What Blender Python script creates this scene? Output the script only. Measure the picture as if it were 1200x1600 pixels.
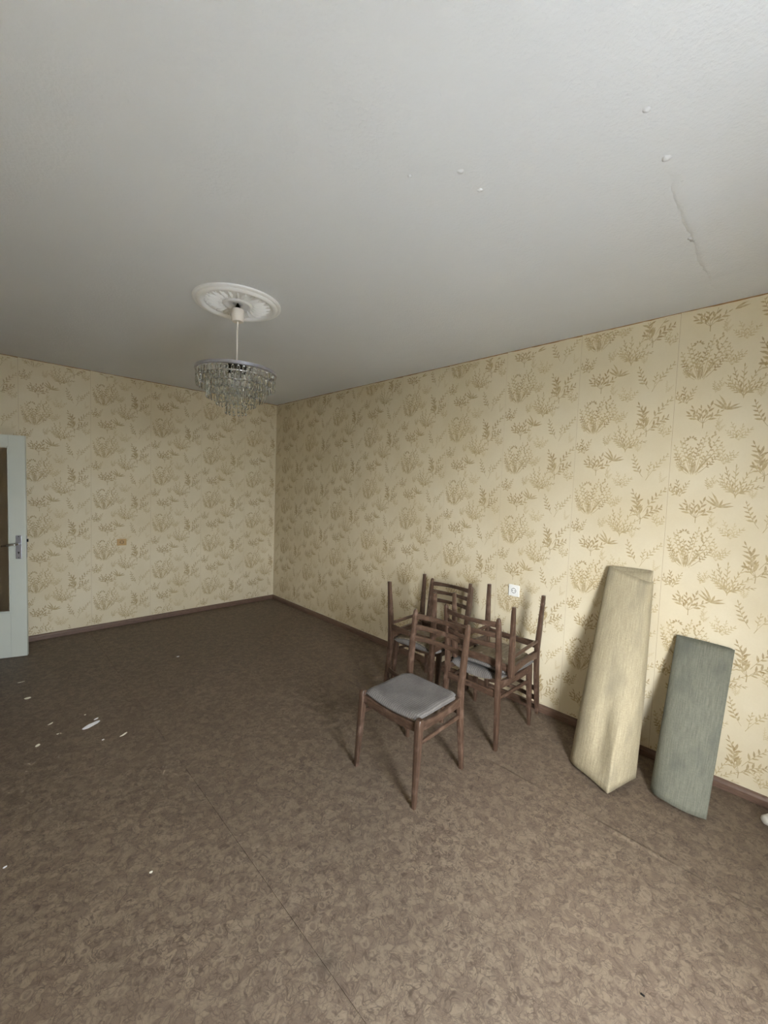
import bpy, bmesh, math, random
from mathutils import Vector, Matrix

# ------------------------------------------------------------------ clear
for o in list(bpy.data.objects):
    bpy.data.objects.remove(o)
scene = bpy.context.scene
COL = scene.collection

# ------------------------------------------------------------------ room sizes
H = 2.65            # ceiling height
XL = -3.33          # left wall
YF = -5.80          # window wall
WIN = (-2.46, -1.76, 0.30, 2.20)   # glazed balcony door opening x0,x1,z0,z1

# ------------------------------------------------------------------ camera
F_PX, YAW, PITCH, ROLL = 645.95, 0.7773419, 0.0571220, 0.0362233
CAM = Vector((-2.90606, -5.09273, 1.57833))
fwd = Vector((math.sin(YAW)*math.cos(PITCH), math.cos(YAW)*math.cos(PITCH), -math.sin(PITCH)))
r0 = Vector((math.cos(YAW), -math.sin(YAW), 0)); u0 = r0.cross(fwd)
rgt = math.cos(ROLL)*r0 + math.sin(ROLL)*u0
upv = -math.sin(ROLL)*r0 + math.cos(ROLL)*u0
cd = bpy.data.cameras.new('camera')
cd.sensor_fit = 'HORIZONTAL'; cd.sensor_width = 36.0; cd.lens = 36.0*F_PX/1200.0
cd.clip_start = 0.02; cd.clip_end = 200
cam = bpy.data.objects.new('camera', cd); COL.objects.link(cam)
m = Matrix.Identity(4)
for i in range(3):
    m[i][0] = rgt[i]; m[i][1] = upv[i]; m[i][2] = -fwd[i]; m[i][3] = CAM[i]
cam.matrix_world = m
scene.camera = cam

# ------------------------------------------------------------------ world: even overcast daylight
world = bpy.data.worlds.new('overcast_sky'); scene.world = world
world.use_nodes = True
bg = world.node_tree.nodes['Background']
bg.inputs[0].default_value = (0.86, 0.94, 1.0, 1)
bg.inputs[1].default_value = 40.0
# low hazy sun slanting in through the balcony door towards the long wall
sl = bpy.data.lights.new('hazy_sun', 'SUN'); sl.energy = 12.5; sl.angle = math.radians(50); sl.color = (1.0, 0.97, 0.92)
so_ = bpy.data.objects.new('hazy_sun', sl); COL.objects.link(so_)
so_.location = (-8, -12, 5)
so_.rotation_euler = Vector((0.69, 0.68, -0.28)).to_track_quat('-Z', 'Y').to_euler()
# light portal in the window opening (guides sampling of the sky, gives no light itself)
pl = bpy.data.lights.new('window_portal', 'AREA'); pl.shape = 'RECTANGLE'
pl.size = WIN[1]-WIN[0]; pl.size_y = WIN[3]-WIN[2]; pl.cycles.is_portal = True
po = bpy.data.objects.new('window_portal', pl); COL.objects.link(po)
po.location = ((WIN[0]+WIN[1])/2, YF-0.07, (WIN[2]+WIN[3])/2)
po.rotation_euler = (math.radians(90), 0, 0)      # faces +y, into the room

vs = scene.view_settings
vs.view_transform = 'Standard'; vs.look = 'None'; vs.gamma = 1.0; vs.use_curve_mapping = False
vs.exposure = 0.06
scene.cycles.use_denoising = True
scene.cycles.max_bounces = 10; scene.cycles.diffuse_bounces = 5
scene.cycles.use_adaptive_sampling = True; scene.cycles.adaptive_threshold = 0.06; scene.cycles.adaptive_min_samples = 16; scene.cycles.glossy_bounces = 3
scene.cycles.transmission_bounces = 8; scene.cycles.transparent_max_bounces = 16
scene.cycles.sample_clamp_indirect = 8.0

# ------------------------------------------------------------------ helpers
def srgb(r, g, b):
    f = lambda c: ((c/255+0.055)/1.055)**2.4 if c/255 > 0.04045 else c/255/12.92
    return (f(r), f(g), f(b), 1.0)

def link(name, mesh, parent=None, mat=None, smooth=False):
    o = bpy.data.objects.new(name, mesh); COL.objects.link(o)
    if parent is not None: o.parent = parent
    if mat is not None and not mesh.materials: mesh.materials.append(mat)
    if smooth:
        for p in mesh.polygons: p.use_smooth = True
    return o

def bm_mesh(bm, name, smooth=False, sharp=None):
    me = bpy.data.meshes.new(name)
    bmesh.ops.recalc_face_normals(bm, faces=bm.faces)
    bm.to_mesh(me); bm.free()
    if smooth:
        for p in me.polygons: p.use_smooth = True
        if sharp is not None:
            me.set_sharp_from_angle(angle=math.radians(sharp))
    return me

def box(bm, x0, x1, y0, y1, z0, z1, bevel=0.0, mat=0):
    vs_ = [bm.verts.new(c) for c in ((x0,y0,z0),(x1,y0,z0),(x1,y1,z0),(x0,y1,z0),(x0,y0,z1),(x1,y0,z1),(x1,y1,z1),(x0,y1,z1))]
    fs = [bm.faces.new([vs_[i] for i in f]) for f in ((3,2,1,0),(4,5,6,7),(0,1,5,4),(1,2,6,5),(2,3,7,6),(3,0,4,7))]
    for f in fs: f.material_index = mat
    if bevel:
        es = list({e for f in fs for e in f.edges})
        bmesh.ops.bevel(bm, geom=es, offset=bevel, segments=2, profile=0.6, affect='EDGES')
    return fs

def box_mesh(name, x0, x1, y0, y1, z0, z1, bevel=0.0):
    bm = bmesh.new(); box(bm, x0, x1, y0, y1, z0, z1, bevel)
    return bm_mesh(bm, name)

def lathe(bm, prof, seg=48, cx=0, cy=0, cz=0, cap=False):
    rings = []
    for r, z in prof:
        rings.append([bm.verts.new((cx+r*math.cos(2*math.pi*i/seg), cy+r*math.sin(2*math.pi*i/seg), cz+z)) for i in range(seg)])
    for a, b in zip(rings[:-1], rings[1:]):
        for i in range(seg):
            j = (i+1) % seg
            bm.faces.new((a[i], a[j], b[j], b[i]))
    if cap:
        bm.faces.new(list(reversed(rings[0]))); bm.faces.new(rings[-1])
    return rings

def tube(bm, path, radii, seg=10, cap=True, flat=1.0):
    """round bar along a path of Vectors, radius per point"""
    rings = []
    n = len(path)
    ref = None
    for k in range(n):
        d = (path[min(k+1, n-1)]-path[max(k-1, 0)]).normalized()
        if ref is None:
            ref = Vector((0, 0, 1)) if abs(d.z) < 0.9 else Vector((1, 0, 0))
        a = d.cross(ref).normalized(); b = d.cross(a).normalized()
        ref = -b if False else ref
        rings.append([bm.verts.new(path[k]+radii[k]*(math.cos(2*math.pi*i/seg)*a+flat*math.sin(2*math.pi*i/seg)*b)) for i in range(seg)])
    for a, b in zip(rings[:-1], rings[1:]):
        for i in range(seg):
            j = (i+1) % seg
            bm.faces.new((a[i], a[j], b[j], b[i]))
    if cap:
        bm.faces.new(rings[0]); bm.faces.new(list(reversed(rings[-1])))

def loft_rect(bm, stations, rnd=0.3):
    """rounded-rectangle bar; stations: (centre Vector, half_a, half_b, axis_a, axis_b)"""
    rings = []
    for c, ha, hb, aa, ab in stations:
        k = rnd*min(ha, hb)
        pts = []
        for sa, sb in ((1, 1), (-1, 1), (-1, -1), (1, -1)):
            p1 = (sa*(ha-k), sb*hb); p2 = (sa*ha, sb*(hb-k)); mid = (sa*(ha-0.3*k), sb*(hb-0.3*k))
            seq = (p2, mid, p1) if sa*sb > 0 else (p1, mid, p2)
            pts += seq
        rings.append([bm.verts.new(c+u*aa+v*ab) for u, v in pts])
    n = len(rings[0])
    for a, b in zip(rings[:-1], rings[1:]):
        for i in range(n):
            j = (i+1) % n
            bm.faces.new((a[i], a[j], b[j], b[i]))
    bm.faces.new(list(reversed(rings[0]))); bm.faces.new(rings[-1])

def empty(name, loc=(0, 0, 0), rot=(0, 0, 0)):
    o = bpy.data.objects.new(name, None); COL.objects.link(o)
    o.location = loc; o.rotation_euler = rot; o.empty_display_size = 0.1
    return o

def tag(o, label, cat, group=None):
    o['label'] = label; o['category'] = cat
    if group: o['group'] = group
    return o

def struct(o, label=None, cat=None):
    o['kind'] = 'structure'
    if label: o['label'] = label
    if cat: o['category'] = cat
    return o

# ------------------------------------------------------------------ materials
class NT:
    def __init__(s, name):
        s.m = bpy.data.materials.new(name); s.m.use_nodes = True
        s.t = s.m.node_tree; s.b = s.t.nodes['Principled BSDF']
        s._c = None
    def n(s, typ, **kw):
        nd = s.t.nodes.new(typ)
        for k, v in kw.items(): setattr(nd, k, v)
        return nd
    def l(s, a, b): s.t.links.new(a, b)
    def coord(s):
        if s._c is None: s._c = s.n('ShaderNodeTexCoord')
        return s._c.outputs['Object']
    def geo(s):
        return s.n('ShaderNodeNewGeometry').outputs['Position']
    def mapping(s, vec, scale=(1, 1, 1), loc=(0, 0, 0)):
        mp = s.n('ShaderNodeMapping'); mp.inputs['Scale'].default_value = scale; mp.inputs['Location'].default_value = loc
        s.l(vec, mp.inputs['Vector']); return mp.outputs[0]
    def noise(s, vec, scale, detail=4, rough=0.5, dist=0.0):
        nd = s.n('ShaderNodeTexNoise'); nd.inputs['Scale'].default_value = scale
        nd.inputs['Detail'].default_value = detail; nd.inputs['Roughness'].default_value = rough
        nd.inputs['Distortion'].default_value = dist
        if vec is not None: s.l(vec, nd.inputs['Vector'])
        return nd.outputs['Fac']
    def noise_col(s, vec, scale, detail=2):
        nd = s.n('ShaderNodeTexNoise'); nd.inputs['Scale'].default_value = scale; nd.inputs['Detail'].default_value = detail
        s.l(vec, nd.inputs['Vector']); return nd.outputs['Color']
    def ramp(s, fac, stops):
        r = s.n('ShaderNodeValToRGB'); e = r.color_ramp.elements
        while len(e) < len(stops): e.new(0.5)
        for el, (p, c) in zip(e, stops):
            el.position = p; el.color = c if len(c) == 4 else (*c, 1)
        s.l(fac, r.inputs[0]); return r.outputs[0]
    def mix(s, fac, a, b, typ='MIX'):
        nd = s.n('ShaderNodeMix'); nd.data_type = 'RGBA'; nd.blend_type = typ
        for sock, v in ((nd.inputs[0], fac), (nd.inputs[6], a), (nd.inputs[7], b)):
            if hasattr(v, 'is_linked'): s.l(v, sock)
            else: sock.default_value = v
        return nd.outputs[2]
    def math(s, op, a, b=0.0, clamp=False):
        nd = s.n('ShaderNodeMath', operation=op); nd.use_clamp = clamp
        for sock, v in ((nd.inputs[0], a), (nd.inputs[1], b)):
            if hasattr(v, 'is_linked'): s.l(v, sock)
            else: sock.default_value = v
        return nd.outputs[0]
    def bump(s, h, strength=0.3, dist=0.002):
        nd = s.n('ShaderNodeBump'); nd.inputs['Strength'].default_value = strength; nd.inputs['Distance'].default_value = dist
        s.l(h, nd.inputs['Height']); s.l(nd.outputs[0], s.b.inputs['Normal'])
    def base(s, c):
        if hasattr(c, 'is_linked'): s.l(c, s.b.inputs['Base Color'])
        else: s.b.inputs['Base Color'].default_value = c
    def set(s, rough=0.6, metal=0.0, spec=0.5):
        s.b.inputs['Roughness'].default_value = rough; s.b.inputs['Metallic'].default_value = metal
        s.b.inputs['Specular IOR Level'].default_value = spec

G = lambda v: (v, v, v, 1)

PAPER_A, PAPER_B = srgb(224, 213, 188), srgb(215, 202, 173)
def mat_paper():
    t = NT('wallpaper_paper'); pos = t.geo()
    big = t.noise(pos, 2.2, 5, 0.6)
    c = t.mix(t.ramp(big, [(0.35, G(0)), (0.65, G(1))]), PAPER_A, PAPER_B)
    fine = t.noise(pos, 90, 3, 0.6)
    c = t.mix(t.math('MULTIPLY', fine, 0.22), c, srgb(196, 180, 146))
    t.base(c); t.set(0.62, 0, 0.35)
    t.bump(t.noise(pos, 140, 4, 0.65), 0.25, 0.002)
    return t.m
def mat_print():
    t = NT('wallpaper_ink'); pos = t.geo()
    at = t.n('ShaderNodeAttribute', attribute_name='tone').outputs['Fac']
    ink = t.ramp(at, [(0.0, srgb(206, 190, 154)), (0.5, srgb(186, 166, 124)), (1.0, srgb(156, 132, 90))])
    fade = t.ramp(t.noise(pos, 70, 3, 0.6), [(0.35, G(0)), (0.7, G(0.5))])
    c = t.mix(fade, ink, PAPER_B)
    t.base(c); t.set(0.62, 0, 0.35)
    t.bump(t.noise(pos, 140, 4, 0.65), 0.25, 0.002)
    return t.m
def mat_plaster():
    t = NT('ceiling_whitewash'); pos = t.geo()
    c = t.mix(t.noise(pos, 1.6, 4, 0.55), srgb(230, 233, 238), srgb(221, 224, 229))
    t.base(c); t.set(0.9, 0, 0.1)
    h = t.math('ADD', t.noise(pos, 85, 4, 0.6), t.math('MULTIPLY', t.noise(pos, 7, 3), 1.5))
    t.bump(h, 0.5, 0.004)
    return t.m
def mat_bare():
    t = NT('bare_wall_edge'); pos = t.geo()
    t.base(t.mix(t.noise(pos, 30, 4), srgb(118, 84, 46), srgb(168, 134, 86))); t.set(0.9, 0, 0.1)
    return t.m
def mat_lino():
    t = NT('linoleum_floral'); pos = t.geo()
    warp = t.noise_col(pos, 13.0, 3)
    wv = t.n('ShaderNodeVectorMath', operation='MULTIPLY_ADD')
    t.l(warp, wv.inputs[0]); wv.inputs[1].default_value = (0.05, 0.05, 0); t.l(pos, wv.inputs[2])
    w = wv.outputs[0]
    def vor(scale, feat, vec):
        v = t.n('ShaderNodeTexVoronoi', feature=feat); v.voronoi_dimensions = '2D'
        v.inputs['Scale'].default_value = scale
        t.l(vec, v.inputs['Vector']); return v
    def contour(scale, freq, width, vec):
        """curling outlines: level lines of a warped noise"""
        nz = t.noise(vec, scale, 2, 0.5, 0.8)
        fr = t.math('FRACT', t.math('MULTIPLY', nz, freq))
        return t.ramp(t.math('ABSOLUTE', t.math('SUBTRACT', fr, 0.5)), [(0.0, G(1)), (width*0.5, G(0.7)), (width, G(0))])
    cell = t.n('ShaderNodeSeparateColor'); t.l(vor(34.0, 'F1', w).outputs['Color'], cell.inputs[0])
    e1 = vor(34.0, 'DISTANCE_TO_EDGE', w).outputs['Distance']
    n1 = t.noise(w, 24, 4, 0.6, 1.0)
    # pale ground between the printed leaves, brown leaf bodies, dark curling outlines
    patch = t.ramp(t.math('ADD', t.math('MULTIPLY', n1, 0.8), t.math('MULTIPLY', cell.outputs[0], 0.2)), [(0.44, G(0)), (0.56, G(1))])
    c = t.mix(patch, srgb(112, 97, 83), srgb(132, 117, 100))
    c = t.mix(t.math('MULTIPLY', cell.outputs[1], 0.3), c, srgb(107, 91, 78))
    lines = t.math('MAXIMUM', contour(20, 5, 0.13, w), t.math('MULTIPLY', contour(46, 3, 0.12, w), 0.7))
    ln = t.ramp(e1, [(0.0, G(1)), (0.03, G(0.7)), (0.08, G(0))])
    lines = t.math('MAXIMUM', lines, t.math('MULTIPLY', ln, 0.6))
    lines = t.math('MULTIPLY', lines, t.ramp(t.noise(pos, 30, 2), [(0.30, G(0.15)), (0.55, G(1))]))
    c = t.mix(t.math('MULTIPLY', lines, 0.8), c, srgb(72, 60, 51))
    f1 = vor(8.0, 'F1', w).outputs['Distance']
    ring = t.ramp(f1, [(0.07, G(0)), (0.10, G(0.6)), (0.14, G(0))])
    c = t.mix(ring, c, srgb(140, 125, 108))
    grain = t.noise(pos, 420, 2, 0.7)
    c = t.mix(t.ramp(grain, [(0.35, G(0.25)), (0.6, G(0))]), c, srgb(84, 70, 60))
    wear = t.noise(pos, 1.3, 5, 0.6)
    c = t.mix(t.ramp(wear, [(0.45, G(0)), (0.75, G(0.3))]), c, srgb(94, 80, 69))
    # grubby smear on the joint near the viewer
    sm = t.n('ShaderNodeVectorMath', operation='DISTANCE'); t.l(pos, sm.inputs[0]); sm.inputs[1].default_value = (-2.105, -4.085, 0)
    c = t.mix(t.math('MULTIPLY', t.ramp(sm.outputs['Value'], [(0.0, G(1)), (0.075, G(0))]), t.noise(pos, 40, 3), True), c, srgb(62, 54, 48))
    t.base(c); t.set(0.55, 0, 0.4)
    t.bump(grain, 0.2, 0.001)
    return t.m
def mat_wood(name, a, b, rough=0.42, stretch=(14, 14, 1.2), c3=None):
    t = NT(name); v = t.mapping(t.coord(), stretch)
    g = t.noise(v, 5, 6, 0.6, 1.2)
    c = t.mix(t.ramp(g, [(0.32, G(0)), (0.68, G(1))]), a, b)
    if c3: c = t.mix(t.ramp(t.noise(t.coord(), 18, 4), [(0.55, G(0)), (0.8, G(0.6))]), c, c3)
    t.base(c); t.set(rough, 0, 0.5)
    t.bump(g, 0.12, 0.001)
    return t.m
def mat_plain(name, col, rough=0.5, metal=0.0, spec=0.5, col2=None, nscale=12, bump=0.0, bscale=200):
    t = NT(name)
    t.base(t.mix(t.noise(t.coord(), nscale, 4), col, col2) if col2 else col); t.set(rough, metal, spec)
    if bump: t.bump(t.noise(t.coord(), bscale, 3), bump, 0.001)
    return t.m
def mat_fabric():
    t = NT('grey_ribbed_upholstery'); co = t.coord()
    wv = t.n('ShaderNodeTexWave', wave_type='BANDS', bands_direction='Y'); wv.inputs['Scale'].default_value = 24
    wv.inputs['Distortion'].default_value = 2.5; wv.inputs['Detail'].default_value = 2; wv.inputs['Detail Scale'].default_value = 3
    t.l(co, wv.inputs['Vector'])
    c = t.mix(wv.outputs['Fac'], srgb(92, 88, 85), srgb(119, 114, 111))
    c = t.mix(t.ramp(t.noise(co, 7, 4), [(0.5, G(0)), (0.78, G(0.55))]), c, srgb(72, 66, 62))
    t.base(c); t.set(0.9, 0, 0.2)
    t.b.inputs['Sheen Weight'].default_value = 0.05
    t.bump(t.math('ADD', wv.outputs['Fac'], t.noise(co, 300, 2)), 0.3, 0.0015)
    return t.m
def mat_roll(name, a, b, dark, fibre):
    t = NT(name); uv = t.n('ShaderNodeAttribute', attribute_name='sheet').outputs['Vector']
    f = t.noise(t.mapping(uv, (220, 9, 1)), 1.0, 5, 0.7)
    f2 = t.noise(t.mapping(uv, (60, 160, 1)), 1.0, 4, 0.7)
    mx = t.math('ADD', t.math('MULTIPLY', f, 0.65), t.math('MULTIPLY', f2, 0.35))
    c = t.mix(t.ramp(mx, [(0.36, G(0)), (0.64, G(1))]), a, b)
    c = t.mix(t.ramp(t.noise(t.mapping(uv, (7, 3, 1)), 1.0, 4), [(0.5, G(0)), (0.72, G(0.65))]), c, dark)
    t.base(c); t.set(0.8, 0, 0.25)
    t.bump(mx, fibre, 0.002)
    return t.m
def mat_glass(name, col, rough=0.03, ior=1.45, bump=0):
    t = NT(name); t.base(col); t.set(rough, 0, 0.5)
    t.b.inputs['Transmission Weight'].default_value = 1.0; t.b.inputs['IOR'].default_value = ior
    if bump: t.bump(t.noise(t.coord(), 160, 1), bump, 0.003)
    return t.m
def mat_pane():
    m = bpy.data.materials.new('window_glass'); m.use_nodes = True; t = m.node_tree
    t.nodes.clear()
    o = t.nodes.new('ShaderNodeOutputMaterial'); mx = t.nodes.new('ShaderNodeMixShader')
    a = t.nodes.new('ShaderNodeBsdfTransparent'); g = t.nodes.new('ShaderNodeBsdfGlossy'); g.inputs['Roughness'].default_value = 0.02
    mx.inputs[0].default_value = 0.06; t.links.new(a.outputs[0], mx.inputs[1]); t.links.new(g.outputs[0], mx.inputs[2])
    t.links.new(mx.outputs[0], o.inputs[0]); return m

M = dict(
    paper=mat_paper(), ink=mat_print(), plaster=mat_plaster(), bare=mat_bare(), lino=mat_lino(),
    base=mat_wood('baseboard_brown_paint', srgb(92, 70, 58), srgb(120, 95, 80), 0.5, (3, 3, 30)),
    wood=mat_wood('dark_stained_beech', srgb(56, 41, 33), srgb(92, 71, 58), 0.32, (16, 16, 1.5), srgb(132, 108, 95)),
    wood_h=mat_wood('dark_stained_beech_rail', srgb(56, 41, 33), srgb(92, 71, 58), 0.32, (3, 3, 16), srgb(132, 108, 95)),
    fabric=mat_fabric(),
    ply=mat_wood('seat_plywood', srgb(104, 92, 76), srgb(142, 130, 110), 0.8, (2, 18, 4), srgb(196, 190, 176)),
    roll1=mat_roll('beige_felt_backing', srgb(138, 127, 105), srgb(184, 172, 144), srgb(128, 121, 104), 0.7),
    roll2=mat_roll('grey_green_backing', srgb(96, 96, 85), srgb(124, 124, 111), srgb(80, 83, 77), 0.5),
    white=mat_plain('white_plaster_moulding', srgb(247, 248, 250), 0.6, 0, 0.3, srgb(240, 242, 244), 20),
    plastic=mat_plain('white_plastic', srgb(244, 243, 240), 0.3, 0, 0.5),
    shadedwhite=mat_plain('shaded_white_plastic', srgb(196, 192, 184), 0.5, 0, 0.4, srgb(176, 170, 160), 30),  # white pipe plastic, greyed in its colour to stand in for shade
    cream=mat_plain('yellowed_plastic', srgb(196, 160, 104), 0.4, 0, 0.5, srgb(182, 146, 92), 40),
    dark=mat_plain('black_plastic', srgb(22, 20, 18), 0.5),
    brass=mat_plain('tarnished_contact', srgb(90, 76, 54), 0.4, 0.8),
    chrome=mat_plain('dull_chrome', srgb(206, 206, 208), 0.22, 1.0, 0.5),
    alu=mat_plain('aluminium_plate', srgb(186, 186, 196), 0.32, 0.75, 0.5, srgb(160, 160, 170), 60),
    gun=mat_plain('dark_metal', srgb(40, 40, 38), 0.35, 0.8),
    rod=mat_plain('pale_painted_rod', srgb(232, 226, 220), 0.4),
    door=mat_plain('pale_green_door_paint', srgb(214, 217, 208), 0.38, 0, 0.5, srgb(202, 206, 196), 6, 0.1, 60),
    dglass=mat_glass('dimpled_door_glass', srgb(190, 180, 168), 0.35, 1.45, 0.7),
    crystal=mat_glass('clear_crystal', srgb(248, 250, 248), 0.02, 1.45),
    frame=mat_plain('white_window_paint', srgb(232, 230, 224), 0.4, 0, 0.5, srgb(214, 210, 200), 9),
    pane=mat_pane(),
    flake=mat_plain('white_paint_flake', srgb(250, 250, 253), 0.7, 0, 0.3, srgb(238, 238, 244), 60),
    flake2=mat_plain('yellowed_paint_flake', srgb(244, 240, 226), 0.7, 0, 0.3, srgb(230, 225, 206), 60),
    hall=mat_plain('hall_plaster', srgb(176, 160, 136), 0.9, 0, 0.2, srgb(160, 144, 120), 3),
    ground=mat_plain('outdoor_paving', srgb(206, 206, 206), 0.9, 0, 0.2, srgb(196, 196, 196), 2),
    grime=mat_plain('brown_grime', srgb(96, 80, 66), 0.9, 0, 0.2),
)

# ------------------------------------------------------------------ setting: floor
bm = bmesh.new(); box(bm, XL-1.5, 0.25, YF-0.35, 0.25, -0.25, -0.004)
floor = struct(link('floor', bm_mesh(bm, 'floor'), None, M['grime']), 'brown patterned linoleum floor of the empty room')
for a, b in ((XL, -2.1115), (-2.1105, -0.7715), (-0.7705, 0.0)):
    bm = bmesh.new()
    box(bm, a, b, YF, 0.0, -0.004, 0.0, 0.0006)
    link('linoleum_sheet', bm_mesh(bm, 'linoleum_sheet'), floor, M['lino'])
# lifted lip where two sheets meet near the rolls
bm = bmesh.new()
rnd = random.Random(4)
rows = []
for i in range(60):
    y = -3.9-1.9*i/59
    hgt = 0.005*(0.5+0.5*math.sin(i*0.35))*(0.6+0.6*rnd.random())
    rows.append([bm.verts.new(v) for v in ((-0.80, y, -0.0002), (-0.786+0.003*rnd.random(), y, hgt*0.6), (-0.774, y, hgt+0.001), (-0.7705, y, -0.0015))])
for r1, r2 in zip(rows[:-1], rows[1:]):
    for k in range(3): bm.faces.new((r1[k], r1[k+1], r2[k+1], r2[k]))
link('linoleum_lip', bm_mesh(bm, 'linoleum_lip', True), floor, M['lino'])

# ------------------------------------------------------------------ setting: ceiling
bm = bmesh.new(); box(bm, XL-1.5, 0.25, YF-0.06, 0.25, H, H+0.2)
ceiling = struct(link('ceiling', bm_mesh(bm, 'ceiling'), None, M['plaster']), 'whitewashed plaster ceiling with a cracked panel joint')
def seam_ridge(name, y, x0, x1, width, depth, seed, lean=0.0):
    rnd = random.Random(seed); bm = bmesh.new(); rows = []
    n = int((x1-x0)/0.025)
    jit = 0; dp = 0
    for i in range(n+1):
        x = x0+(x1-x0)*i/n
        jit = 0.75*jit+rnd.uniform(-1, 1)*0.006
        dp = 0.7*dp+0.3*rnd.random()
        e = min(1, 6*min(i, n-i)/n+0.02)
        yy = y+jit; d = depth*(0.4+1.2*dp)*e; w = width*(0.6+0.8*dp)
        rows.append([bm.verts.new(v) for v in ((x, yy-0.09-w, H+0.0005), (x, yy-w*0.4, H-d*0.45), (x, yy-0.002, H-d), (x, yy+0.016*(0.5+dp), H+0.0005), )])
    for a, b in zip(rows[:-1], rows[1:]):
        for k in range(3): bm.faces.new((a[k], a[k+1], b[k+1], b[k]))
    return link(name, bm_mesh(bm, name, True, 50), ceiling, M['plaster'])
seam_ridge('plaster_crack', -4.711, -1.32, -0.20, 0.05, 0.0065, 3)
seam_ridge('plaster_crack', -4.70, -2.45, -1.42, 0.09, 0.0005, 8)
seam_ridge('plaster_crack', -2.678, -0.62, -0.02, 0.02, 0.003, 5)
rnd = random.Random(12)
for (x, y, s) in ((-1.733, -4.209, 9), (-1.615, -4.209, 8), (-1.834, -4.069, 7), (-1.57, -4.713, 9), (-0.783, -4.70, 12), (-1.341, -4.714, 11), (-0.80, -4.69, 8), (-1.20, -4.73, 6)):
    bm = bmesh.new(); r = s*0.0009
    lathe(bm, [(r*1.4, 0.0004), (r*1.1, -r*0.25), (r*0.6, -r*0.5), (r*0.05, -r*0.6)], 10)
    for v in bm.verts: v.co.x *= rnd.uniform(0.8, 1.4); v.co.y *= rnd.uniform(0.8, 1.2)
    o = link('plaster_lump', bm_mesh(bm, 'plaster_lump', True), ceiling, M['plaster']); o.location = (x, y, H)

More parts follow.
